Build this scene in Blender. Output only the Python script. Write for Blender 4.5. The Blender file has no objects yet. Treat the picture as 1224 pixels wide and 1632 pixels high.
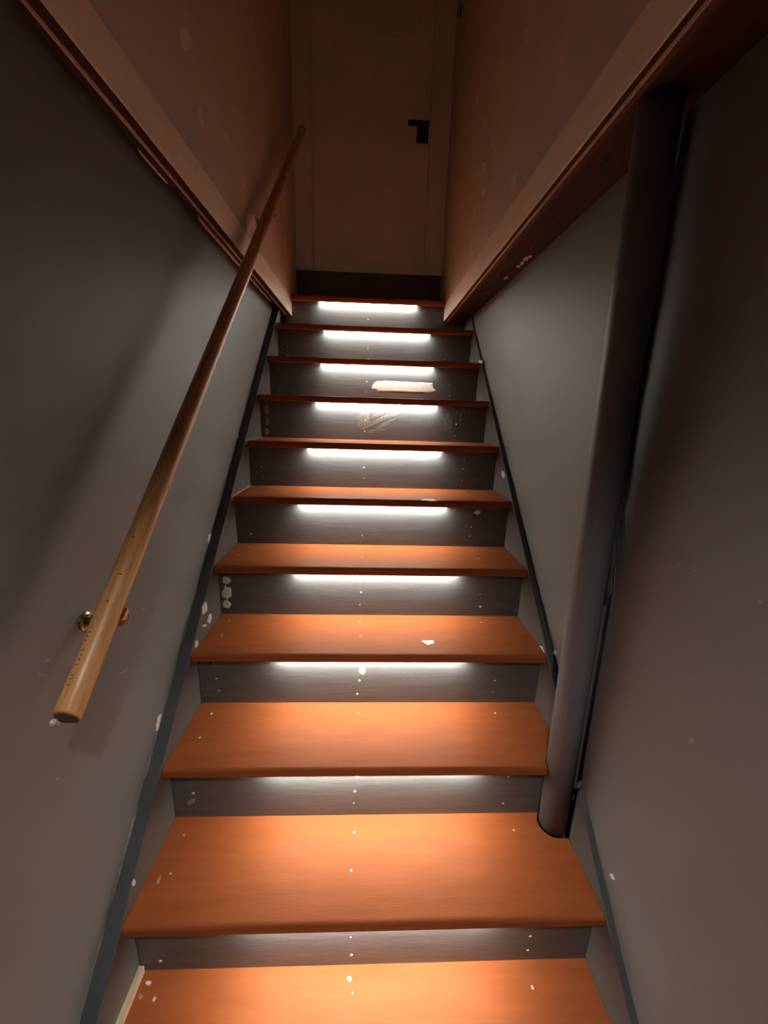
import bpy, bmesh, math, random
from mathutils import Vector, Matrix

# ------------------------------------------------------------------ camera, world, exposure
S = 1.15                                   # metres per drawing unit
sc = bpy.context.scene
COL = sc.collection
cam_data = bpy.data.cameras.new('camera')
cam = bpy.data.objects.new('camera', cam_data)
COL.objects.link(cam)
RIGHT = Vector((0.99904585, -0.03390158, 0.02753296))
UP = Vector((-0.01845872, 0.24357997, 0.96970515))
FWD = Vector((0.03958102, 0.96928813, -0.24272178))
CAM = Vector((0.504244, -0.416651, 1.252245)) * S
cam.matrix_world = Matrix((
    (RIGHT.x, UP.x, -FWD.x, CAM.x),
    (RIGHT.y, UP.y, -FWD.y, CAM.y),
    (RIGHT.z, UP.z, -FWD.z, CAM.z),
    (0, 0, 0, 1)))
cam_data.sensor_fit = 'VERTICAL'
cam_data.sensor_height = 36.0
cam_data.lens = 613.0 / 1632.0 * 36.0
cam_data.clip_start = 0.01
sc.camera = cam

world = bpy.data.worlds.new('world')
sc.world = world
world.use_nodes = True
world.node_tree.nodes['Background'].inputs[0].default_value = (0.9, 0.92, 1.0, 1)
world.node_tree.nodes['Background'].inputs[1].default_value = 0.004

sc.view_settings.view_transform = 'Standard'
sc.view_settings.look = 'None'
sc.view_settings.gamma = 1.0
sc.view_settings.use_curve_mapping = False
sc.view_settings.exposure = 0.14
LED_STRENGTH = 122.0
LED_COLOR = (1.0, 0.96, 0.85, 1)

# recessed basement downlight behind and above the viewer
LAMP = (0.52, -0.59, 1.80)
ld = bpy.data.lights.new('downlight_beam', 'SPOT')
ld.energy = 64.0
ld.color = (1.0, 0.86, 0.76)
ld.spot_size = math.radians(125)
ld.spot_blend = 0.9
ld.shadow_soft_size = 0.022
lamp = bpy.data.objects.new('downlight_beam', ld)
COL.objects.link(lamp)

# ------------------------------------------------------------------ stair dimensions
RISE, RUN, NOSE, THICK, WIDE = 0.19, 0.202586, 0.0313, 0.026, 1.0441
SLOPE = RISE / RUN
CEIL = 1.795                               # underside of the side ledges
UL, UR = 0.04, 0.923                       # upper stairwell walls
WL = -0.032                                # lower left wall
WR = 1.058                                 # lower right wall, near part
DOOR_Y = 2.215
FLOOR = -RISE
PIPE = (1.020, 0.378)                      # foot of the pipe; it leans a little
PIPE_TOP = (0.997, 0.386)
PIPE_R = 0.036
random.seed(7)


def wr(y):                                 # lower right wall beyond the pipe is slightly out of square
    return 1.075 - 0.013 * y


# ------------------------------------------------------------------ materials
def mat(name, color, rough=0.5, var=0.12, scale=30.0, bump=0.1, bscale=120.0, stretch=(1, 1, 1),
        metal=0.0, spec=0.5, color2=None, emit=None, bdist=0.002):
    m = bpy.data.materials.new(name)
    m.use_nodes = True
    nt = m.node_tree
    b = nt.nodes['Principled BSDF']
    b.inputs['Roughness'].default_value = rough
    b.inputs['Metallic'].default_value = metal
    b.inputs['Specular IOR Level'].default_value = spec
    tc = nt.nodes.new('ShaderNodeTexCoord')
    mp = nt.nodes.new('ShaderNodeMapping')
    mp.inputs['Scale'].default_value = stretch
    nt.links.new(tc.outputs['Object'], mp.inputs['Vector'])
    nz = nt.nodes.new('ShaderNodeTexNoise')
    nz.inputs['Scale'].default_value = scale
    nz.inputs['Detail'].default_value = 5
    nt.links.new(mp.outputs['Vector'], nz.inputs['Vector'])
    rp = nt.nodes.new('ShaderNodeValToRGB')
    lo = tuple(c * (1 - var) for c in color)
    hi = color2 if color2 else tuple(min(1, c * (1 + var)) for c in color)
    rp.color_ramp.elements[0].position = 0.3
    rp.color_ramp.elements[1].position = 0.7
    rp.color_ramp.elements[0].color = (*lo, 1)
    rp.color_ramp.elements[1].color = (*hi, 1)
    nt.links.new(nz.outputs['Fac'], rp.inputs['Fac'])
    nt.links.new(rp.outputs['Color'], b.inputs['Base Color'])
    if bump:
        n2 = nt.nodes.new('ShaderNodeTexNoise')
        n2.inputs['Scale'].default_value = bscale
        n2.inputs['Detail'].default_value = 3
        nt.links.new(mp.outputs['Vector'], n2.inputs['Vector'])
        bp = nt.nodes.new('ShaderNodeBump')
        bp.inputs['Strength'].default_value = bump
        bp.inputs['Distance'].default_value = bdist
        nt.links.new(n2.outputs['Fac'], bp.inputs['Height'])
        nt.links.new(bp.outputs['Normal'], b.inputs['Normal'])
    if emit:
        b.inputs['Emission Color'].default_value = emit[0]
        b.inputs['Emission Strength'].default_value = emit[1]
    return m


M = {
    'tread': mat('terracotta_paint', (0.32, 0.089, 0.027), 0.55, 0.10, 6, 0.2, 40, (1, 8, 8), spec=0.18),
    'riser': mat('charcoal_paint', (0.102, 0.102, 0.104), 0.42, 0.14, 7, 0.35, 30, (1, 6, 10)),
    'skirt': mat('grey_skirt_paint', (0.120, 0.113, 0.107), 0.45, 0.08, 8, 0.2, 60),
    'edge': mat('blue_black_paint', (0.065, 0.078, 0.092), 0.45, 0.15, 12, 0.2, 60),
    'wall': mat('warm_grey_wall_paint', (0.160, 0.156, 0.154), 0.5, 0.05, 4, 0.18, 260),
    'upper': mat('beige_wall_paint', (0.60, 0.515, 0.43), 0.6, 0.07, 5, 0.15, 220),
    'trim': mat('tan_trim_board', (0.88, 0.76, 0.62), 0.5, 0.05, 6, 0.1, 90, (6, 1, 6)),
    'door': mat('off_white_door', (0.88, 0.86, 0.83), 0.5, 0.04, 5, 0.06, 90),
    'wood': mat('raw_reddish_wood', (0.15, 0.060, 0.026), 0.65, 0.35, 9, 0.5, 60, (8, 0.8, 8)),
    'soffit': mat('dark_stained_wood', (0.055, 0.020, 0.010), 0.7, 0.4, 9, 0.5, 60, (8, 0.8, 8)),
    'edgeline': mat('pale_drywall_edge', (0.75, 0.58, 0.45), 0.8, 0.2, 30, 0.2, 90),
    'rail': mat('varnished_pine', (0.55, 0.30, 0.125), 0.36, 0.22, 10, 0.12, 50, (12, 12, 1.2)),
    'railend': mat('dark_end_grain', (0.10, 0.055, 0.035), 0.6, 0.3, 60, 0.2, 80),
    'brass': mat('antique_brass', (0.50, 0.38, 0.20), 0.28, 0.15, 30, 0.05, 80, metal=1.0),
    'chrome': mat('polished_metal', (0.75, 0.76, 0.80), 0.15, 0.05, 30, 0.0, 80, metal=1.0),
    'black': mat('black_metal', (0.022, 0.022, 0.022), 0.45, 0.1, 40, 0.05, 90),
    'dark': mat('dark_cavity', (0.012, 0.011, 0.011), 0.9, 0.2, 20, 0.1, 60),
    'pipe': mat('slate_grey_pipe_paint', (0.135, 0.142, 0.155), 0.48, 0.08, 9, 0.25, 180),
    'caulk': mat('grey_caulk', (0.10, 0.10, 0.10), 0.6, 0.3, 60, 0.8, 90),
    'patch': mat('white_filler', (0.74, 0.70, 0.67), 0.85, 0.12, 50, 0.5, 120),
    'mud': mat('drywall_compound', (0.78, 0.70, 0.62), 0.85, 0.1, 50, 0.2, 120),
    'faint': mat('scuffed_grey_filler', (0.27, 0.255, 0.245), 0.7, 0.25, 60, 0.3, 120),
    'scuff': mat('chalky_scuff', (0.13, 0.12, 0.112), 0.7, 0.35, 80, 0.3, 120),
    'tscuff': mat('pale_worn_paint', (0.50, 0.23, 0.13), 0.6, 0.2, 60, 0.2, 120),
    'raw': mat('raw_pale_wood', (0.60, 0.47, 0.33), 0.75, 0.15, 20, 0.3, 60, (8, 1, 8)),
    'screw': mat('chipped_white_dot', (0.72, 0.66, 0.58), 0.6, 0.1, 60, 0.0),
    'concrete': mat('grey_concrete', (0.16, 0.155, 0.15), 0.75, 0.2, 6, 0.4, 60),
    'alu': mat('aluminium_channel', (0.62, 0.62, 0.62), 0.4, 0.05, 30, 0.0, metal=1.0),
    'led': mat('glowing_diffuser', (0.9, 0.9, 0.88), 0.5, 0.0, 10, 0.0, emit=(LED_COLOR, LED_STRENGTH)),
}


# ------------------------------------------------------------------ helpers (drawing units in, metres out)
def empty(name, loc):
    o = bpy.data.objects.new(name, None)
    o.location = Vector(loc) * S
    o.empty_display_size = 0.05
    COL.objects.link(o)
    return o


def worldpos(o):
    v = Vector(o.location)
    while o.parent:
        o = o.parent
        v += Vector(o.location)
    return v


def obj(name, bm, material, parent=None, origin=None, smooth=False, label=None):
    """link a bmesh (drawing units, world frame) as ONE mesh object"""
    for v in bm.verts:
        v.co *= S
    if origin is None:
        lo = Vector([min(v.co[i] for v in bm.verts) for i in range(3)])
        hi = Vector([max(v.co[i] for v in bm.verts) for i in range(3)])
        org = Vector(((lo.x + hi.x) / 2, (lo.y + hi.y) / 2, lo.z))
    else:
        org = Vector(origin) * S
    for v in bm.verts:
        v.co -= org
    bmesh.ops.recalc_face_normals(bm, faces=bm.faces)
    me = bpy.data.meshes.new(name)
    bm.to_mesh(me)
    bm.free()
    if smooth:
        for p in me.polygons:
            p.use_smooth = True
    me.materials.append(M[material] if isinstance(material, str) else material)
    o = bpy.data.objects.new(name, me)
    COL.objects.link(o)
    if parent is not None:
        o.parent = parent
        o.location = org - worldpos(parent)
    else:
        o.location = org
    if label:
        o['label'] = label
    return o


def tag(o, label, cat, group=None):
    o['label'] = label
    o['category'] = cat
    if group:
        o['group'] = group
    return o


def struct(o, label=None):
    o['kind'] = 'structure'
    if label:
        o['label'] = label
    return o


def box(bm, a, b, bev=0.0):
    x0, y0, z0 = a
    x1, y1, z1 = b
    vs = [bm.verts.new(c) for c in ((x0, y0, z0), (x1, y0, z0), (x1, y1, z0), (x0, y1, z0),
                                    (x0, y0, z1), (x1, y0, z1), (x1, y1, z1), (x0, y1, z1))]
    fs = [(0, 3, 2, 1), (4, 5, 6, 7), (0, 1, 5, 4), (1, 2, 6, 5), (2, 3, 7, 6), (3, 0, 4, 7)]
    faces = [bm.faces.new([vs[i] for i in f]) for f in fs]
    if bev:
        es = list({e for f in faces for e in f.edges})
        bmesh.ops.bevel(bm, geom=es, offset=bev, segments=2, profile=0.6, affect='EDGES')
    return vs


def nbox(a, b, bev=0.0):
    bm = bmesh.new()
    box(bm, a, b, bev)
    return bm


def prism(bm, poly, vec):
    """extrude a planar polygon (3-D points) along vec"""
    vec = Vector(vec)
    a = [bm.verts.new(p) for p in poly]
    b = [bm.verts.new(Vector(p) + vec) for p in poly]
    n = len(a)
    bm.faces.new(a)
    bm.faces.new(list(reversed(b)))
    for i in range(n):
        j = (i + 1) % n
        bm.faces.new((a[i], b[i], b[j], a[j]))
    return a, b


def nprism(poly, vec):
    bm = bmesh.new()
    prism(bm, poly, vec)
    return bm


def tube(bm, pts, r, seg=16, caps=True):
    """round bar through pts; r may be a list"""
    pts = [Vector(p) for p in pts]
    rs = r if isinstance(r, (list, tuple)) else [r] * len(pts)
    rings = []
    t0 = (pts[1] - pts[0]).normalized()
    ref = Vector((0, 0, 1)) if abs(t0.z) < 0.9 else Vector((0, 1, 0))
    u = t0.cross(ref).normalized()
    for i, p in enumerate(pts):
        if i == 0:
            t = pts[1] - pts[0]
        elif i == len(pts) - 1:
            t = pts[-1] - pts[-2]
        else:
            t = pts[i + 1] - pts[i - 1]
        t.normalize()
        u = (u - t * u.dot(t)).normalized()
        w = t.cross(u)
        rings.append([bm.verts.new(p + (u * math.cos(2 * math.pi * k / seg) + w * math.sin(2 * math.pi * k / seg)) * rs[i])
                      for k in range(seg)])
    for a, b in zip(rings, rings[1:]):
        for k in range(seg):
            bm.faces.new((a[k], a[(k + 1) % seg], b[(k + 1) % seg], b[k]))
    if caps:
        bm.faces.new(list(reversed(rings[0])))
        bm.faces.new(rings[-1])
    return rings


def blob(bm, c, a, b, n, thick=0.0012, ragged=0.28, pts=14, square=0.0):
    """thin irregular daub lying on a surface: centre, two half axes, surface normal"""
    c, a, b, n = Vector(c), Vector(a), Vector(b), Vector(n).normalized()
    lo, hi = [], []
    for k in range(pts):
        t = 2 * math.pi * k / pts
        ct, st = math.cos(t), math.sin(t)
        if square:
            e = 1 - 0.65 * square
            ct = math.copysign(abs(ct) ** e, ct)
            st = math.copysign(abs(st) ** e, st)
        rr = 1 + random.uniform(-ragged, ragged)
        p = c + a * ct * rr + b * st * rr
        lo.append(bm.verts.new(p - n * 0.0004))
        hi.append(bm.verts.new(c + (p - c) * 0.86 + n * thick))
    bm.faces.new(hi)
    bm.faces.new(list(reversed(lo)))
    for k in range(pts):
        j = (k + 1) % pts
        bm.faces.new((lo[k], lo[j], hi[j], hi[k]))


# surface, kind, centre, half axis, half axis
MARKS = [
('riser8','patch',(0.6711,1.6207,1.3969),(0.1623,0.0000,-0.0005),(0.0001,0.0000,-0.0257)),
('riser4','patch',(0.0262,0.8103,0.6955),(0.0147,0.0000,0.0002),(-0.0010,-0.0000,-0.0138)),
('riser4','patch',(0.0252,0.8103,0.6515),(0.0159,0.0000,0.0002),(-0.0018,0.0000,-0.0257)),
('riser4','patch',(0.0199,0.8103,0.6067),(0.0139,0.0000,0.0001),(-0.0010,0.0000,-0.0143)),
('riser7','faint',(0.0298,1.4181,1.2641),(0.0114,0.0000,0.0003),(-0.0010,0.0000,-0.0222)),
('riser7','faint',(0.0302,1.4181,1.2110),(0.0114,0.0000,0.0003),(-0.0009,0.0000,-0.0197)),
('riser7','faint',(0.0252,1.4181,1.1656),(0.0115,0.0000,0.0003),(-0.0008,0.0000,-0.0171)),
('riser7','scuff',(0.4683,1.4181,1.2229),(0.0407,0.0000,0.0011),(0.0007,0.0000,-0.0510)),
('riser7','scuff',(0.5489,1.4181,1.2590),(0.0506,0.0000,0.0278),(0.0043,0.0000,-0.0073)),
('riser7','scuff',(0.5611,1.4181,1.2367),(0.0596,0.0000,0.0356),(0.0046,0.0000,-0.0072)),
('riser7','scuff',(0.5735,1.4181,1.2115),(0.0536,0.0000,0.0347),(0.0049,0.0000,-0.0071)),
('riser7','scuff',(0.5333,1.4181,1.1790),(0.0463,0.0000,0.0076),(0.0014,0.0000,-0.0085)),
('riser7','scuff',(0.6130,1.4181,1.2551),(0.0279,0.0000,0.0202),(0.0044,0.0000,-0.0057)),
('riser7','scuff',(0.8723,1.4181,1.2338),(0.0206,0.0000,0.0006),(0.0032,0.0000,-0.0456)),
('riser7','scuff',(0.9363,1.4181,1.2470),(0.0178,0.0000,-0.0010),(-0.0006,0.0000,-0.0511)),
('tread3','patch',(0.6998,0.6409,0.5700),(0.0197,0.0002,0.0000),(-0.0020,-0.0137,0.0000)),
('tread3','patch',(0.6833,0.6493,0.5700),(0.0059,0.0001,0.0000),(-0.0009,-0.0069,0.0000)),
('riser5','patch',(0.9245,1.0129,0.8999),(0.0134,0.0000,0.0054),(0.0037,0.0000,-0.0082)),
('tread5','patch',(0.7323,0.9876,0.9500),(0.0281,-0.0020,0.0000),(-0.0028,-0.0179,0.0000)),
('riser3','faint',(0.4927,0.6078,0.4917),(0.0115,0.0000,0.0000),(0.0002,0.0000,-0.0155)),
('riser2','faint',(0.0467,0.4052,0.2414),(0.0121,-0.0000,0.0083),(0.0026,0.0000,-0.0074)),
('tread1','faint',(0.0314,0.2608,0.1900),(0.0047,-0.0014,0.0000),(0.0009,-0.0082,0.0000)),
('tread0','patch',(0.0280,0.1817,0.0000),(0.0070,-0.0001,0.0000),(0.0022,-0.0040,0.0000)),
('tread0','faint',(0.0228,0.1615,0.0000),(0.0059,-0.0014,0.0000),(0.0002,-0.0044,0.0000)),
('tread0','patch',(0.4799,0.1792,0.0000),(0.0057,-0.0001,0.0000),(0.0003,-0.0051,0.0000)),
('sr','patch',(1.0441,1.1102,1.0358),(0.0000,-0.0175,0.0037),(0.0000,-0.0130,-0.0144)),
('sr','patch',(1.0441,1.5947,1.5233),(0.0000,-0.0350,-0.0044),(0.0000,-0.0029,-0.0091)),
('sr','patch',(1.0441,0.6088,0.5676),(0.0000,-0.0089,0.0092),(0.0000,-0.0186,-0.0027)),
('wr','patch',(1.0675,0.5782,0.5777),(0.0002,-0.0132,0.0090),(0.0000,-0.0020,-0.0071)),
('wl','patch',(-0.0320,0.8425,0.8338),(0.0000,0.0167,-0.0068),(0.0000,-0.0114,-0.0160)),
('wl','patch',(-0.0320,0.7941,0.7470),(0.0000,0.0136,-0.0065),(0.0000,-0.0095,-0.0159)),
('sl','patch',(0.0000,0.6876,0.6556),(0.0000,0.0161,-0.0104),(0.0000,-0.0139,-0.0157)),
('sl','patch',(0.0000,0.7158,0.6051),(0.0000,0.0128,-0.0087),(0.0000,-0.0106,-0.0115)),
('sl','patch',(0.0000,0.6142,0.5801),(0.0000,0.0109,-0.0081),(0.0000,-0.0062,-0.0084)),
('wl','patch',(-0.0320,0.6404,0.6183),(0.0000,0.0146,-0.0087),(0.0000,-0.0020,-0.0094)),
('wl','patch',(-0.0320,0.4429,0.4582),(0.0000,0.0120,-0.0136),(0.0000,-0.0141,-0.0135)),
('wl','patch',(-0.0320,1.2108,1.1421),(0.0000,0.0302,-0.0036),(0.0000,-0.0182,-0.0240)),
('sl','patch',(0.0000,0.6769,0.6033),(0.0000,0.0162,-0.0066),(0.0000,0.0021,-0.0053)),
('sl','patch',(0.0000,0.2267,0.2355),(0.0000,0.0048,-0.0091),(0.0000,-0.0044,-0.0038)),
('wl','patch',(-0.0320,0.1858,0.1871),(0.0000,0.0041,-0.0085),(0.0000,-0.0054,-0.0070)),
('wl','faint',(-0.0320,0.1701,0.8361),(0.0000,0.0045,-0.0032),(0.0000,-0.0007,-0.0031)),
('wl','faint',(-0.0320,0.1540,0.8214),(0.0000,0.0086,-0.0064),(0.0000,-0.0007,-0.0031)),
('wl','faint',(-0.0320,0.3428,0.6856),(0.0000,0.0131,-0.0050),(0.0000,0.0013,-0.0046)),
('wl','faint',(-0.0320,0.4399,0.7865),(0.0000,0.0070,-0.0038),(0.0000,-0.0008,-0.0037)),
('wl','faint',(-0.0320,0.1401,0.6208),(0.0000,0.0033,-0.0038),(0.0000,-0.0005,-0.0022)),
('wr','patch',(1.0580,0.1950,0.2769),(0.0000,-0.0030,0.0070),(0.0000,-0.0066,0.0007)),
('wr','faint',(1.0580,0.1735,1.0125),(0.0000,-0.0029,0.0012),(0.0000,-0.0006,-0.0020)),
('wr','faint',(1.0580,0.0597,1.0119),(0.0000,-0.0033,0.0004),(0.0000,0.0001,-0.0019)),
('wr','faint',(1.0580,0.1024,0.7338),(0.0000,-0.0041,0.0041),(0.0000,-0.0014,-0.0051)),
('wr','faint',(1.0580,0.2082,1.0088),(0.0000,-0.0026,0.0010),(0.0000,-0.0006,-0.0022)),
('ul','mud',(0.0400,0.7813,2.1202),(0.0000,0.0349,0.0275),(0.0000,0.0049,-0.0201)),
('ul','mud',(0.0400,0.8466,2.0041),(0.0000,0.0202,0.0132),(0.0000,0.0058,-0.0223)),
('ul','mud',(0.0400,1.0406,2.0814),(0.0000,0.0151,0.0094),(0.0000,0.0043,-0.0118)),
('ul','mud',(0.0400,1.2105,2.0440),(0.0000,0.0193,0.0101),(0.0000,0.0025,-0.0157)),
('ul','mud',(0.0400,1.2411,1.9372),(0.0000,0.0327,0.0150),(0.0000,0.0117,-0.0269)),
('ul','mud',(0.0400,1.3094,1.9662),(0.0000,0.0266,0.0122),(0.0000,0.0115,-0.0242)),
('ul','mud',(0.0400,1.9079,2.1116),(-0.0000,0.0492,0.0194),(0.0000,0.0112,-0.0305)),
('ur','mud',(0.9230,0.9413,2.2999),(0.0000,-0.0202,-0.0159),(0.0000,0.0041,-0.0175)),
('ur','mud',(0.9230,0.6665,2.0554),(0.0000,-0.0168,-0.0130),(0.0000,0.0043,-0.0169)),
('ur','mud',(0.9230,1.2289,2.2127),(0.0000,-0.0268,-0.0161),(0.0000,0.0059,-0.0170)),
('ur','mud',(0.9230,1.5451,2.5437),(0.0000,-0.0309,-0.0205),(0.0000,0.0021,-0.0198)),
('ur','mud',(0.9230,1.3324,2.1914),(0.0000,-0.0306,-0.0167),(0.0000,0.0011,-0.0197)),
('ur','mud',(0.9230,1.3123,2.1012),(0.0000,-0.0354,-0.0176),(0.0000,0.0011,-0.0201)),
('ur','mud',(0.9230,1.4351,2.0794),(0.0000,-0.0293,-0.0133),(0.0000,0.0013,-0.0175)),
('ur','mud',(0.9230,1.4581,1.9583),(0.0000,-0.0306,-0.0118),(0.0000,0.0017,-0.0208)),
('ur','mud',(0.9230,0.9371,1.9484),(0.0000,-0.0248,-0.0133),(0.0000,0.0044,-0.0217)),
('ur','mud',(0.9230,1.3782,2.3626),(0.0000,-0.0262,-0.0164),(0.0000,0.0011,-0.0153)),
('riser11','patch',(0.2712,2.2284,2.0214),(0.0135,0.0000,0.0005),(-0.0000,0.0000,-0.0122)),
('so','chip',(1.0347,1.0804,1.7950),(0.0039,-0.0143,0.0000),(0.0087,0.0135,0.0000)),
('so','chip',(1.0368,1.1202,1.7950),(0.0032,-0.0121,0.0000),(0.0075,0.0119,0.0000)),
('so','chip',(1.0346,1.1505,1.7950),(0.0067,-0.0008,0.0000),(0.0044,0.0117,0.0000)),
('so','chip',(1.0294,1.2705,1.7950),(0.0058,-0.0105,0.0000),(0.0049,0.0102,0.0000)),
('so','chip',(1.0410,1.0578,1.7950),(0.0063,-0.0007,0.0000),(0.0042,0.0103,0.0000)),
]
NORMAL = {'wl': (1, 0, 0), 'sl': (1, 0, 0), 'sr': (-1, 0, 0), 'ul': (1, 0, 0), 'ur': (-1, 0, 0), 'wr': (-1, 0, 0), 'so': (0, 0, -1)}


def marks_on(surface, parent):
    """daubs of filler and scuffs belonging to one board or wall"""
    for s, kind, c, a, b in MARKS:
        if s != surface:
            continue
        n = NORMAL.get(s) or ((0, -1, 0) if s.startswith('riser') else (0, 0, 1))
        bm = bmesh.new()
        big = s == 'riser8'
        blob(bm, c, a, b, n, 0.0012 if kind == 'patch' else 0.0006, 0.09 if big else 0.24, 30 if big else 16, 0.9 if big else 0.0)
        m = {'patch': 'patch', 'mud': 'mud', 'faint': 'faint', 'scuff': 'scuff', 'chip': 'mud'}[kind]
        if kind == 'faint' and s.startswith('tread'):
            m = 'tscuff'
        nm = {'patch': 'filler_patch', 'mud': 'compound_daub', 'faint': 'scuff_mark', 'scuff': 'scuff_mark', 'chip': 'paint_chip'}[kind]
        lb = {'patch': 'dried white filler', 'mud': 'smear of drywall compound', 'chip': 'pale flake'}.get(kind)
        obj(nm, bm, m, parent, label=lb)


# ================================================================== the setting
NEAR = -1.55
TOP = 4.15
fl = struct(obj('floor', nbox((-0.2, NEAR, FLOOR - 0.05), (1.25, 0.1, FLOOR)), 'concrete'), 'grey concrete basement floor at the foot of the stairs')

wl = struct(obj('wall_left', nbox((WL - 0.08, NEAR, FLOOR), (WL, DOOR_Y + 0.1, 1.835)), 'wall'), 'warm grey painted lower wall left of the stairs')
marks_on('wl', wl)
# right lower wall: a near panel, and a far panel behind the pipe, with a slot between them
bm = bmesh.new()
SLOT1 = 0.425
EDGE = [(0.338, FLOOR), (0.350, 0.35), (0.363, 0.87), (0.379, 1.0), (0.394, 1.28), (0.393, CEIL)]   # uneven edge of the near panel (y, z)
prism(bm, [(WR, NEAR, FLOOR)] + [(WR, y, z) for y, z in EDGE] + [(WR, NEAR, CEIL)], (0.10, 0, 0))
prism(bm, [(wr(SLOT1), SLOT1, FLOOR), (wr(DOOR_Y), DOOR_Y + 0.1, FLOOR), (1.17, DOOR_Y + 0.1, FLOOR), (1.17, SLOT1, FLOOR)], (0, 0, CEIL - FLOOR))
wrt = struct(obj('wall_right', bm, 'wall'), 'warm grey painted lower wall right of the stairs')
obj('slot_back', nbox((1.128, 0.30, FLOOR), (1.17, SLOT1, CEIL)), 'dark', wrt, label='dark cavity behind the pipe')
marks_on('wr', wrt)

# upper stairwell walls (above the ledges)
ul = struct(obj('wall_upper_left', nbox((UL - 0.09, NEAR, CEIL + 0.04), (UL, DOOR_Y + 0.1, TOP)), 'upper'), 'beige upper stairwell wall on the left with compound daubs')
marks_on('ul', ul)
ur = struct(obj('wall_upper_right', nbox((UR, NEAR, CEIL + 0.04), (UR + 0.09, DOOR_Y + 0.1, TOP)), 'upper'), 'beige upper stairwell wall on the right with compound daubs')
marks_on('ur', ur)
struct(obj('ceiling', nbox((-0.1, NEAR, TOP), (1.1, DOOR_Y + 0.2, TOP + 0.05)), 'upper'), 'beige ceiling high over the stairwell')
# end wall round the door opening
bm = bmesh.new()
box(bm, (UL, DOOR_Y + 0.02, 2.09 + 1.72), (UR, DOOR_Y + 0.1, TOP))
struct(obj('wall_back', bm, 'upper'), 'wall above the door at the stair head')

bm = bmesh.new()
box(bm, (UL, -0.16, CEIL + 0.002), (UR, -0.1, TOP))
struct(obj('wall_front', bm, 'upper'), 'upper stairwell wall over the foot of the stairs')
bm = bmesh.new()
box(bm, (UL - 0.012, NEAR, CEIL + 0.002), (UR + 0.012, -0.161, CEIL + 0.03))
struct(obj('ceiling_basement', bm, 'upper'), 'low basement ceiling before the stairs')

# tan trim boards along the bottom of both upper walls
TB = 0.006
YT = 10 * RUN - 0.001


def trimboard(name, x0, x1, label):
    bm = bmesh.new()
    box(bm, (x0, NEAR, CEIL), (x1, YT, CEIL + 0.089), 0.0015)
    return struct(obj(name, bm, 'trim'), label)


t1 = trimboard('trim_1', UL - 0.003, UL + TB * 0.3, 'tan trim board along the foot of the upper left wall')
t2 = trimboard('trim_2', UR - TB * 0.3, UR + 0.003, 'tan trim board along the foot of the upper right wall')


def wobble_strip(x0, x1, z0, z1, amp, n=34, y1=YT):
    """long raw-edged strip running along the stairwell, its outer edge slightly uneven"""
    bm = bmesh.new()
    rows = []
    for i in range(n + 1):
        y = NEAR + (y1 - NEAR) * i / n
        dx = random.uniform(-amp, amp)
        dz = random.uniform(-amp, amp) * 0.4
        rows.append([bm.verts.new(q) for q in ((x0, y, z0 + dz), (x1 + dx, y, z0 + dz), (x1 + dx, y, z1), (x0, y, z1))])
    for a, b in zip(rows, rows[1:]):
        for k in range(4):
            bm.faces.new((a[k], a[(k + 1) % 4], b[(k + 1) % 4], b[k]))
    bm.faces.new(rows[0])
    bm.faces.new(list(reversed(rows[-1])))
    return bm


# ledges: raw wood strips and a pale board edge between them
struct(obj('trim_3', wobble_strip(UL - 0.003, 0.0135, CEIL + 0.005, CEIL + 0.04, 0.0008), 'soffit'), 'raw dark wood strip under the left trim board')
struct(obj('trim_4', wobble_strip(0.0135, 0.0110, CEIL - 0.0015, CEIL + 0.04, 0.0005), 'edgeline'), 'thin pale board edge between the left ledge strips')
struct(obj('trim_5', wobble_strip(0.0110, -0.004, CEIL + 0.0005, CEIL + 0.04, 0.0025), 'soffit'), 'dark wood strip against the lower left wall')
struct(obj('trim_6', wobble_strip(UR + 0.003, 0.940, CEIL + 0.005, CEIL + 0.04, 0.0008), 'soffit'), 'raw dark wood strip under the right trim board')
struct(obj('trim_7', wobble_strip(0.940, 0.9425, CEIL - 0.0015, CEIL + 0.04, 0.0005), 'edgeline'), 'thin pale board edge between the right ledge strips')
struct(obj('trim_8', wobble_strip(0.9425, 0.957, CEIL + 0.0005, CEIL + 0.04, 0.0012), 'wood'), 'raw reddish wood strip beside the right ledge board')
# plaster line along the top of the left lower wall
bm = bmesh.new()
for (y0, y1, w) in ((0.60, 0.72, 0.0015), (0.90, 1.30, 0.003), (1.30, 1.72, 0.004)):
    n = 14
    rows = []
    for i in range(n + 1):
        y = y0 + (y1 - y0) * i / n
        e = math.sin(math.pi * min(1, max(0, i / n))) ** 0.4 if i not in (0, n) else 0.05
        ww = w * e * random.uniform(0.6, 1.3)
        rows.append([bm.verts.new(q) for q in ((-0.0045, y, CEIL + 0.006), (-0.0045 - 0.002, y, CEIL - 0.001), (-0.0085 - ww, y, CEIL - 0.003), (-0.012 - ww, y, CEIL + 0.012))])
    for a, b in zip(rows, rows[1:]):
        for k in range(4):
            bm.faces.new((a[k], a[(k + 1) % 4], b[(k + 1) % 4], b[k]))
    bm.faces.new(rows[0])
    bm.faces.new(list(reversed(rows[-1])))
obj('plaster_edge', bm, 'patch', wl, label='ragged white plaster edge')
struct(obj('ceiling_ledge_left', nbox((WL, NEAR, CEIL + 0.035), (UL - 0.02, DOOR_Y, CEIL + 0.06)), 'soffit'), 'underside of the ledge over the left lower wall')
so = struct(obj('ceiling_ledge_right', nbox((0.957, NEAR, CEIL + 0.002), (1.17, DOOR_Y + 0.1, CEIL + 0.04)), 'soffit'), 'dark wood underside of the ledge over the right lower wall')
marks_on('so', so)
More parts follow.
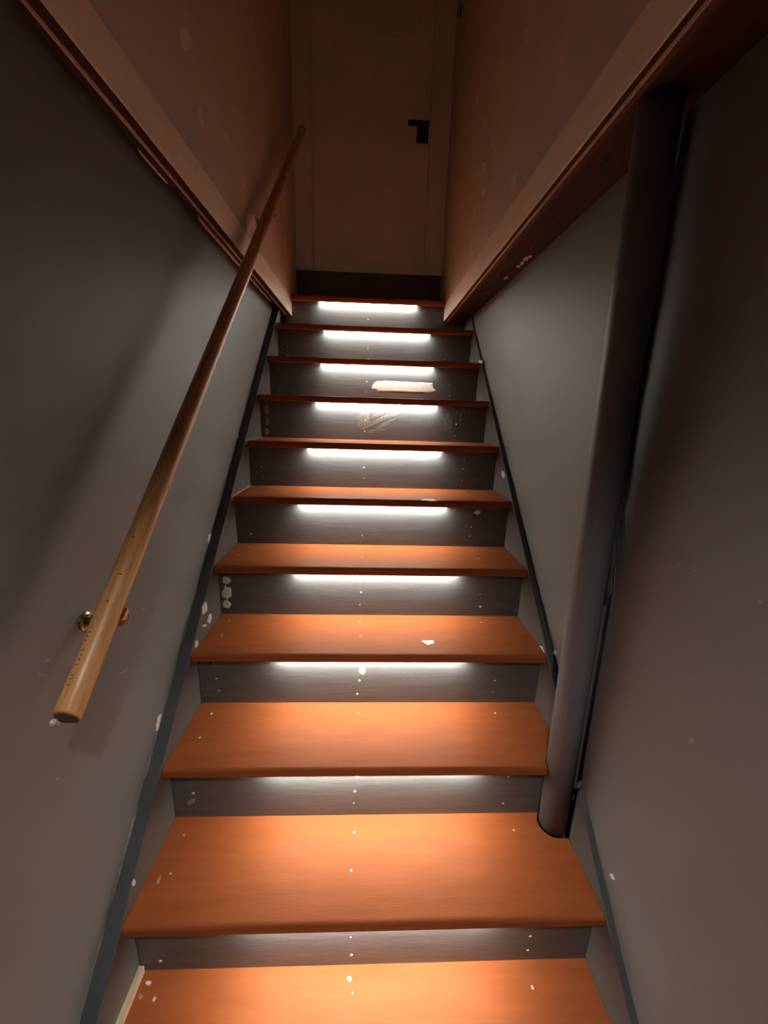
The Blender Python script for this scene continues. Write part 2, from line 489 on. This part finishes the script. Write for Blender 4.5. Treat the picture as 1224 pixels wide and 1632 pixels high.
# knots in the ledge board
for (x, y, r) in ((1.0, 0.95, 0.006), (1.01, 1.25, 0.012), (0.985, 1.45, 0.006), (1.0, 0.55, 0.007)):
    bm = bmesh.new()
    blob(bm, (x, y, CEIL + 0.002), (r, 0, 0), (0, r * 2.2, 0), (0, 0, -1), 0.0006, 0.2)
    obj('knot', bm, 'dark', so)

# ------------------------------------------------------------------ door at the stair head
door = empty('door_1', (0.478, DOOR_Y, 2.09))
struct(door, 'off-white panelled door at the top of the stairs')
DT = 2.09 + 1.70
SL, SR = 0.146, 0.811
obj('casing', nbox((UL, DOOR_Y - 0.016, 2.092), (0.133, DOOR_Y + 0.03, DT), 0.002), 'door', door)
obj('casing', nbox((0.825, DOOR_Y - 0.016, 2.092), (UR, DOOR_Y + 0.03, DT), 0.002), 'door', door)
obj('casing', nbox((UL, DOOR_Y - 0.017, DT), (UR, DOOR_Y + 0.03, DT + 0.09), 0.002), 'door', door)
obj('jamb', nbox((0.133, DOOR_Y - 0.004, 2.092), (0.1435, DOOR_Y + 0.05, DT)), 'door', door)
obj('jamb', nbox((0.8135, DOOR_Y - 0.004, 2.092), (0.825, DOOR_Y + 0.05, DT)), 'door', door)
slab = obj('door_slab', nbox((SL, DOOR_Y + 0.014, 2.096), (SR, DOOR_Y + 0.045, DT - 0.003)), 'door', door)
P0, P1 = 0.262, 0.742
obj('stile', nbox((SL, DOOR_Y + 0.005, 2.096), (P0, DOOR_Y + 0.0138, DT - 0.003), 0.001), 'door', slab)
obj('stile', nbox((P1, DOOR_Y + 0.005, 2.096), (SR, DOOR_Y + 0.0138, DT - 0.003), 0.001), 'door', slab)
for (z0, z1) in ((2.096, 2.247), (DT - 0.12, DT - 0.003)):
    obj('door_rail', nbox((P0 + 0.0005, DOOR_Y + 0.005, z0), (P1 - 0.0005, DOOR_Y + 0.0138, z1), 0.001), 'door', slab)
h = obj('rose_plate', nbox((0.736, DOOR_Y - 0.006, 2.766), (0.802, DOOR_Y + 0.005, 2.840), 0.002), 'black', door, label='black square handle plate')
bm = bmesh.new()
tube(bm, [(0.788, DOOR_Y - 0.004, 2.827), (0.788, DOOR_Y - 0.045, 2.827)], 0.008, 12)
box(bm, (0.683, DOOR_Y - 0.055, 2.818), (0.800, DOOR_Y - 0.041, 2.839), 0.002)
obj('lever', bm, 'black', h, label='black lever handle')

# ================================================================== staircase
stairs = empty('staircase', (WIDE / 2, RUN * 5, FLOOR))
tag(stairs, 'straight staircase with terracotta painted treads and charcoal risers', 'staircase')


def tread_outline(k):
    f, b = k * RUN - NOSE, (k + 1) * RUN + 0.004
    x0, x1 = 0.001, WIDE - 0.001
    if k == 10:
        x0, x1 = UL + 0.003, UR - 0.003
        b = 11 * RUN - 0.001
    R = PIPE_R + 0.005
    if k == 1:
        pts = [(x0, f), (x1, f), (x1, PIPE[1] - R)]
        a = -90
        while a >= -195:
            pts.append((PIPE[0] + R * math.cos(math.radians(a)), PIPE[1] + R * math.sin(math.radians(a))))
            a -= 7.5
        pts.append((PIPE[0] - R * math.cos(math.asin((b - PIPE[1]) / R)), b))
        pts.append((x0, b))
        return pts
    if k == 2:
        a0 = -180 + math.degrees(math.asin((PIPE[1] - f) / R))
        pts = [(x0, f)]
        a = a0
        while a > -269:
            pts.append((PIPE[0] + R * math.cos(math.radians(a)), PIPE[1] + R * math.sin(math.radians(a))))
            a -= 7.5
        pts += [(PIPE[0], PIPE[1] + R), (x1, PIPE[1] + R), (x1, b), (x0, b)]
        return pts
    return [(x0, f), (x1, f), (x1, b), (x0, b)]


def make_tread(k):
    bm = bmesh.new()
    z = k * RISE
    f = k * RUN - NOSE
    prism(bm, [(x, y, z - THICK) for x, y in tread_outline(k)], (0, 0, THICK))
    bm.edges.ensure_lookup_table()
    top = [e for e in bm.edges if all(abs(v.co.y - f) < 1e-6 and abs(v.co.z - z) < 1e-6 for v in e.verts)]
    bot = [e for e in bm.edges if all(abs(v.co.y - f) < 1e-6 and abs(v.co.z - z + THICK) < 1e-6 for v in e.verts)]
    bmesh.ops.bevel(bm, geom=top, offset=0.009, segments=5, profile=0.5, affect='EDGES')
    bmesh.ops.bevel(bm, geom=bot, offset=0.004, segments=3, profile=0.5, affect='EDGES')
    return obj('tread', bm, 'tread', stairs)


def dots(spots, n, r):
    """small pale screw and nail marks on one board"""
    bm = bmesh.new()
    for c in spots:
        q = r * random.uniform(0.7, 1.25)
        if n[1]:
            a, b = (q, 0, 0), (0, 0, q)
        else:
            a, b = (q, 0, 0), (0, q * 1.1, 0)
        blob(bm, c, a, b, n, 0.0008, 0.25, 8)
    return bm


def jit(v, s=0.008):
    return v + random.uniform(-s, s)


for k in range(0, 11):
    tr = make_tread(k)
    z = k * RISE
    if k < 7:
        spots = []
        for x in (0.05, 0.48, 0.90):
            for fy in (0.18, 0.62):
                if k in (1, 2) and x > 0.8 and fy > 0.5:
                    continue
                if random.random() < 0.88:
                    spots.append((jit(x), k * RUN + RUN - 0.01 - fy * RUN * 0.98, z))
        if spots:
            d_ = obj('screw_marks', dots(spots, (0, 0, 1), 0.0030), 'screw', tr)
            d_['kind'] = 'stuff'
    marks_on('tread%d' % k, tr)
    if k in (5, 6, 9):                      # pale unpainted seam along the left end
        bm = bmesh.new()
        f = k * RUN - NOSE
        box(bm, (-0.0005, f - 0.001, z - 0.014), (0.006, k * RUN + RUN, z + 0.0012), 0.0005)
        obj('caulk_seam', bm, 'raw', tr, label='pale unpainted seam')
    if k == 0:
        bm = bmesh.new()
        prism(bm, [(0.0002, -NOSE, 0.0), (0.0002, RUN - 0.002, 0.0), (0.0002, RUN - 0.002, 0.020), (0.0002, -NOSE, 0.016)], (0.0105, 0, 0))
        obj('raw_edge', bm, 'raw', tr, label='strip of raw pale wood')

for k in range(0, 12):
    y = k * RUN
    x0, x1 = 0.0015, WIDE - 0.0015
    z0, z1 = (k - 1) * RISE + 0.0005, k * RISE - THICK
    if k == 2:
        x1 = 0.991
    if k == 10:
        pass
    if k == 11:
        x0, x1 = UL - 0.008, UR + 0.012
        x0, x1 = UL + 0.001, UR - 0.001
        z1 = 11 * RISE + 0.001
        y = 11 * RUN - 0.02
    bm = bmesh.new()
    box(bm, (x0, y, z0), (x1, y + 0.015, z1), 0.0008)
    rs = obj('riser', bm, 'riser', stairs)
    if k < 11:
        spots = []
        for x, pr in ((0.052, 0.75), (0.482, 0.97), (0.905, 0.85)):
            if k == 2 and x > 0.8:
                x = 0.89
            if k in (4, 7) and x < 0.1:
                continue
            for fz in (0.22, 0.52, 0.80):
                if random.random() < pr:
                    spots.append((jit(x, 0.005), y, z0 + (z1 - z0) * jit(fz, 0.04)))
        if spots:
            d_ = obj('screw_marks', dots(spots, (0, -1, 0), 0.0031), 'screw', rs)
            d_['kind'] = 'stuff'
    marks_on('riser%d' % k, rs)

# skirt boards, each with a dark painted top edge
SKC = 0.036


def skirt(x0, x1, y0, y1, ends, label):
    def ztop(y):
        return SLOPE * y + SKC
    e = 0.003
    low = 0.30
    poly = [(x0, y0, max(FLOOR, ztop(y0) - low)), (x0, y0, ztop(y0) - e), (x0, y1, min(CEIL + 0.03, ztop(y1) - e)), (x0, y1, ztop(y1) - low - 0.12)]
    if ztop(y0) - low < FLOOR:
        yb = (FLOOR - SKC + low) / SLOPE
        poly.append((x0, yb, FLOOR))
    sk = obj('skirt_board', nprism(poly, (x1 - x0, 0, 0)), 'skirt', stairs)
    pe = [(x0, y0, ztop(y0) - e), (x0, y0, ztop(y0)), (x0, y1, ztop(y1)), (x0, y1, ztop(y1) - e)]
    obj('edge_strip', nprism(pe, (x1 - x0, 0, 0)), 'edge', sk, label='blue black painted top edge')
    return sk


YTOP = (CEIL - SKC) / SLOPE + 0.03
skl = skirt(WL, 0.0, -0.22, YTOP, None, '')
marks_on('sl', skl)
# ragged pale paint line where the left skirt meets the wall
bm = bmesh.new()
for (y0, y1) in ((-0.05, 0.17), (0.20, 0.32), (0.36, 0.55), (0.60, 0.72), (0.95, 1.02)):
    n = 12
    rows = []
    for i in range(n + 1):
        y = y0 + (y1 - y0) * i / n
        w = (0.0035 if y < 0.4 else 0.002) * random.uniform(0.15, 1.3) * (0.2 if i in (0, n) else 1)
        zz = SLOPE * y + SKC
        rows.append([bm.verts.new(q) for q in ((WL + 0.0008, y, zz - 0.001), (WL + 0.0008 + w * 0.5, y, zz + 0.0006), (WL + 0.0008, y, zz + w * 2.2), (WL - 0.0004, y, zz + w * 2.2))])
    for a, b in zip(rows, rows[1:]):
        for k in range(4):
            bm.faces.new((a[k], a[(k + 1) % 4], b[(k + 1) % 4], b[k]))
    bm.faces.new(rows[0])
    bm.faces.new(list(reversed(rows[-1])))
obj('paint_line', bm, 'faint', skl, label='ragged pale paint line')['kind'] = 'stuff'
skr = skirt(WIDE, WR, -0.22, 0.335, None, '')
skf = skirt(WIDE, 1.0605, 0.43, YTOP - 0.035, None, '')
marks_on('sr', skf)

# ================================================================== lit strips under the nosings
ORD = {10: 'topmost', 9: 'second from the top', 8: 'third from the top', 7: 'fourth from the top', 6: 'fifth from the top',
       5: 'sixth from the top', 4: 'fourth from the bottom', 3: 'third from the bottom', 2: 'second from the bottom', 1: 'lowest'}
WHERE = {10: 'just below the door', 9: 'above the plain riser', 8: 'above the long filler patch',
         7: 'above the scuffed riser', 6: 'in mid stair', 5: 'in mid stair', 4: 'above the riser with white blobs',
         3: 'under the tread with a white spot', 2: 'beside the pipe foot', 1: 'under the tread below the pipe'}
SPAN = {10: (0.197, 0.761), 9: (0.247, 0.816), 8: (0.254, 0.813), 7: (0.254, 0.81), 6: (0.245, 0.806), 5: (0.238, 0.801),
        4: (0.255, 0.814), 3: (0.236, 0.806), 2: (0.245, 0.81), 1: (0.245, 0.81)}
for k in range(10, 0, -1):
    zt = k * RISE - THICK
    ya, yb = k * RUN - 0.0220, k * RUN - 0.0085
    xa, xb = SPAN[k]
    t = empty('led_strip', ((xa + xb) / 2, (ya + yb) / 2, zt - 0.009))
    tag(t, 'glowing white light strip, ' + ORD[k] + ', ' + WHERE[k], 'light strip', 'light strips under the treads')
    bm = bmesh.new()
    box(bm, (xa, ya, zt - 0.0018), (xb, yb, zt - 0.0002), 0.0004)
    box(bm, (xa, ya, zt - 0.0051), (xb, ya + 0.0010, zt - 0.0019))      # front lip shades the diffuser
    obj('channel', bm, 'alu', t)
    bm = bmesh.new()
    prof = [(ya + 0.0012, zt - 0.0019), (ya + 0.0012, zt - 0.0050), (ya + 0.0032, zt - 0.0062), (yb - 0.004, zt - 0.0062), (yb - 0.0014, zt - 0.0042), (yb - 0.001, zt - 0.0019)]
    prism(bm, [(xa + 0.003, y, z) for y, z in prof], (xb - xa - 0.006, 0, 0))
    obj('diffuser', bm, 'led', t)
    for xe in (xa, xb - 0.003):
        obj('end_cap', nbox((xe, ya + 0.0005, zt - 0.0064), (xe + 0.003, yb - 0.0005, zt - 0.0019)), 'alu', t)

# ================================================================== pipe
px, py = PIPE
pipe = empty('pipe', (px, py, RISE))
tag(pipe, 'thick slate grey painted vertical pipe rising through the treads by the right wall', 'pipe')
bm = bmesh.new()
zs = [RISE - THICK * 0.98 + 0.03, 0.6, 1.0, 1.4, CEIL - 0.002]
zs[0] = RISE + 0.0005
tube(bm, [(px + (PIPE_TOP[0] - px) * (z - RISE) / (CEIL - RISE), py + (PIPE_TOP[1] - py) * (z - RISE) / (CEIL - RISE), z) for z in zs], PIPE_R, 40)
obj('pipe_body', bm, 'pipe', pipe, smooth=False)
for p_ in bpy.data.objects['pipe_body'].data.polygons:
    p_.use_smooth = len(p_.vertices) == 4
# rough caulk bead closing the slot between pipe and wall higher up
bm = bmesh.new()
n = 60
pts, rad = [], []
for i in range(n + 1):
    z = 0.875 + (CEIL - 0.01 - 0.875) * i / n
    ye = 0.363 + (z - 0.87) / 0.13 * 0.016 if z < 1.0 else min(0.394, 0.379 + (z - 1.0) / 0.28 * 0.015)
    rough = 0.0014 if i < 16 else 0.0003
    pts.append((1.0535 + random.uniform(-rough, rough), ye + 0.001 + random.uniform(-rough, rough), z))
    rad.append(0.0048 * random.uniform(0.5, 1.15) if i < 16 else 0.0048 * random.uniform(0.95, 1.05))
tube(bm, pts, rad, 8)
obj('caulk_bead', bm, 'caulk', pipe, label='rough grey caulk bead')
bm = bmesh.new()
tube(bm, [(1.046, 0.342, 0.350), (1.051, 0.346, 0.356), (1.057, 0.350, 0.360)], [0.003, 0.005, 0.004], 8)
obj('caulk_lump', bm, 'caulk', pipe)

# ================================================================== handrail
A = Vector((0.055, 0.085, 0.798))
B = Vector((0.100, 2.168, 2.774))
RR = 0.0197
ax = (B - A).normalized()
side = ax.cross(Vector((0, 0, 1))).normalized()      # towards the stairs
upv = side.cross(ax).normalized()
rail = empty('handrail', (0.055, 1.1, 0.78))
tag(rail, 'round varnished wooden handrail on brass brackets along the left wall', 'handrail')


def rail_section(r, flat=0.72, seg=28):
    out = []
    for i in range(seg):
        a = 2 * math.pi * i / seg
        x, y = r * math.cos(a), r * math.sin(a)
        y = max(y, -flat * r)
        out.append(side * x + upv * y)
    return out


bm = bmesh.new()
rings = []
N = 40
LEN = (B - A).length
stations = [(0.0, 0.94), (0.003, 1.0)] + [(LEN * i / N, 1.0) for i in range(1, N)] + [(LEN - 0.014, 1.0), (LEN - 0.005, 0.86), (LEN, 0.6)]
cutn = (ax + Vector((0, 1.15, 0.12))).normalized()      # lower end is cut nearly plumb


def cut(q):
    return ax * (-(q.dot(cutn)) / ax.dot(cutn))


for s, k in stations:
    rings.append([bm.verts.new(A + ax * s + q * k + (cut(q * k) if s < 0.01 else Vector())) for q in rail_section(RR)])
for a, b in zip(rings, rings[1:]):
    for i in range(len(a)):
        f = bm.faces.new((a[i], a[(i + 1) % len(a)], b[(i + 1) % len(a)], b[i]))
        f.smooth = True
bm.faces.new(list(reversed(rings[0])))
bm.faces.new(rings[-1])
# own frame so that the grain runs along the rail
rot = Matrix((side, upv, ax)).transposed().to_4x4()
inv = rot.inverted()
for v in bm.verts:
    v.co = inv @ ((v.co - A) * S)
me = bpy.data.meshes.new('rail_pole')
bmesh.ops.recalc_face_normals(bm, faces=bm.faces)
bm.to_mesh(me)
bm.free()
me.materials.append(M['rail'])
pole = bpy.data.objects.new('rail_pole', me)
COL.objects.link(pole)
pole.parent = rail
pole.matrix_local = Matrix.Translation(A * S - Vector(rail.location)) @ rot

# dark recessed end face and the scrap of white left on it
bm = bmesh.new()
vs = [bm.verts.new(A - ax * 0.0012 + q * 0.84 + cut(q * 0.84)) for q in rail_section(RR)]
v2 = [bm.verts.new(A + ax * 0.001 + q * 0.84 + cut(q * 0.84)) for q in rail_section(RR)]
bm.faces.new(vs)
bm.faces.new(list(reversed(v2)))
for i in range(len(vs)):
    j = (i + 1) % len(vs)
    bm.faces.new((vs[i], v2[i], v2[j], vs[j]))
obj('end_face', bm, 'railend', rail, label='dark end grain')
bm = bmesh.new()
c = A - ax * 0.006 - side * RR * 0.75 - upv * RR * 0.05
tube(bm, [c - upv * 0.010, c - upv * 0.003 - side * 0.003, c + upv * 0.004, c + upv * 0.009 + side * 0.002], [0.002, 0.0058, 0.0048, 0.002], 8)
obj('paper_scrap', bm, 'patch', rail, label='crumpled white scrap at the lower end')
# faded dark stamp of small illegible strokes near the lower end, and two nail holes
bm = bmesh.new()
for i in range(13):
    s = 0.044 + i * 0.0072
    th = math.radians(100)
    base = A + ax * s + (side * math.cos(th) + upv * math.sin(th)) * RR
    tang = (-side * math.sin(th) + upv * math.cos(th))
    nn = side * math.cos(th) + upv * math.sin(th)
    if i in (3, 8):
        continue
    for q in range(2):
        o = base + tang * random.uniform(-0.0022, 0.0022) + ax * random.uniform(-0.0012, 0.0012)
        d1 = (tang * random.uniform(0.4, 1.0) + ax * random.uniform(-0.7, 0.7)).normalized()
        blob(bm, o, d1 * 0.0024, d1.cross(nn) * 0.0007, nn, 0.0003, 0.1, 6)
st = obj('stamp_marks', bm, 'railend', rail, label='faded dark stamp')
st['kind'] = 'stuff'
bm = bmesh.new()
for s, th in ((0.175, 78), (0.225, 70), (0.30, 80)):
    nn = side * math.cos(math.radians(th)) + upv * math.sin(math.radians(th))
    blob(bm, A + ax * s + nn * RR, nn.cross(ax) * 0.002, ax * 0.0013, nn, 0.0003, 0.1, 8)
nh = obj('nail_holes', bm, 'dark', rail)
nh['kind'] = 'stuff'


def bracket(s, wx, dy, dz):
    p = A + ax * s
    under = p - upv * RR * 0.72
    w = Vector((wx, p.y + dy, p.z - dz))
    bm = bmesh.new()
    tube(bm, [w + Vector((0.0003, 0, 0)), w + Vector((0.005, 0, 0)), w + Vector((0.008, 0, 0))], [0.018, 0.018, 0.014], 24)
    base = obj('bracket', bm, 'brass', rail, smooth=False)
    q = under - upv * 0.004
    bm = bmesh.new()
    m1 = w + Vector((0.6 * (q.x - w.x), 0.1 * (q.y - w.y), 0.05 * (q.z - w.z)))
    m2 = Vector((q.x, (q.y + w.y) / 2, (q.z + w.z) / 2))
    tube(bm, [w, m1, (m1 + m2) / 2 + Vector((0.004, 0, -0.003)), m2, q], [0.013, 0.010, 0.009, 0.008, 0.009], 12)
    obj('arm', bm, 'brass', base, smooth=True)
    bm = bmesh.new()
    for sg in (-1, 1):
        pass
    hw, hl, th = RR * 1.0, 0.010, 0.003
    cs = [under + side * hw * i + ax * hl * j for i, j in ((-1, -1), (1, -1), (1, 1), (-1, 1))]
    prism(bm, cs, -upv * th)
    for sg in (-1, 1):
        cs = [under + side * sg * hw + ax * hl * 0.6 * j + upv * u for j, u in ((-1, -th), (1, -th), (1, 0.003), (-1, 0.003))]
        prism(bm, cs, side * sg * 0.003)
    obj('saddle', bm, 'brass', base)
    for a_ in (90, 210, 330):
        c_ = w + Vector((0.0068, 0.012 * math.cos(math.radians(a_)), 0.012 * math.sin(math.radians(a_))))
        bm = bmesh.new()
        tube(bm, [c_, c_ + Vector((0.003, 0, 0))], [0.0035, 0.002], 8)
        obj('screw', bm, 'chrome', base)


bracket(0.165, WL, 0.057, 0.054)
bracket(1.80, UL, -0.02, 0.055)

# ================================================================== small hook high beside the door
hk = empty('hook', (UR, 2.064, 3.225))
tag(hk, 'tiny shiny metal hook high on the right stairwell wall by the door', 'hook')
obj('plate', nbox((UR - 0.004, 2.056, 3.218), (UR - 0.0002, 2.072, 3.262), 0.001), 'black', hk)
bm = bmesh.new()
tube(bm, [(UR - 0.004, 2.064, 3.250), (UR - 0.014, 2.064, 3.247), (UR - 0.018, 2.064, 3.236), (UR - 0.015, 2.064, 3.224), (UR - 0.022, 2.064, 3.218), (UR - 0.029, 2.064, 3.226)],
     [0.003, 0.004, 0.004, 0.004, 0.0035, 0.002], 10)
obj('prong', bm, 'chrome', hk, smooth=True)

# ================================================================== recessed ceiling downlight behind the viewer
dl = empty('ceiling_downlight', LAMP)
tag(dl, 'round recessed downlight in the low ceiling before the stairs', 'ceiling light')
bm = bmesh.new()
lx, ly, lz = LAMP
seg = 32
r0, r1 = 0.052, 0.066
vv = []
for (r, z) in ((r0, CEIL + 0.0005), (r1, CEIL + 0.0005), (r1, CEIL - 0.003), (r0, CEIL - 0.003)):
    vv.append([bm.verts.new((lx + r * math.cos(2 * math.pi * i / seg), ly + r * math.sin(2 * math.pi * i / seg), z)) for i in range(seg)])
for q in range(4):
    a, b = vv[q], vv[(q + 1) % 4]
    for i in range(seg):
        bm.faces.new((a[i], a[(i + 1) % seg], b[(i + 1) % seg], b[i]))
obj('trim_ring', bm, 'alu', dl)
lamp.parent = dl
lamp.location = (0, 0, (CEIL - 0.006 - lz) * S)
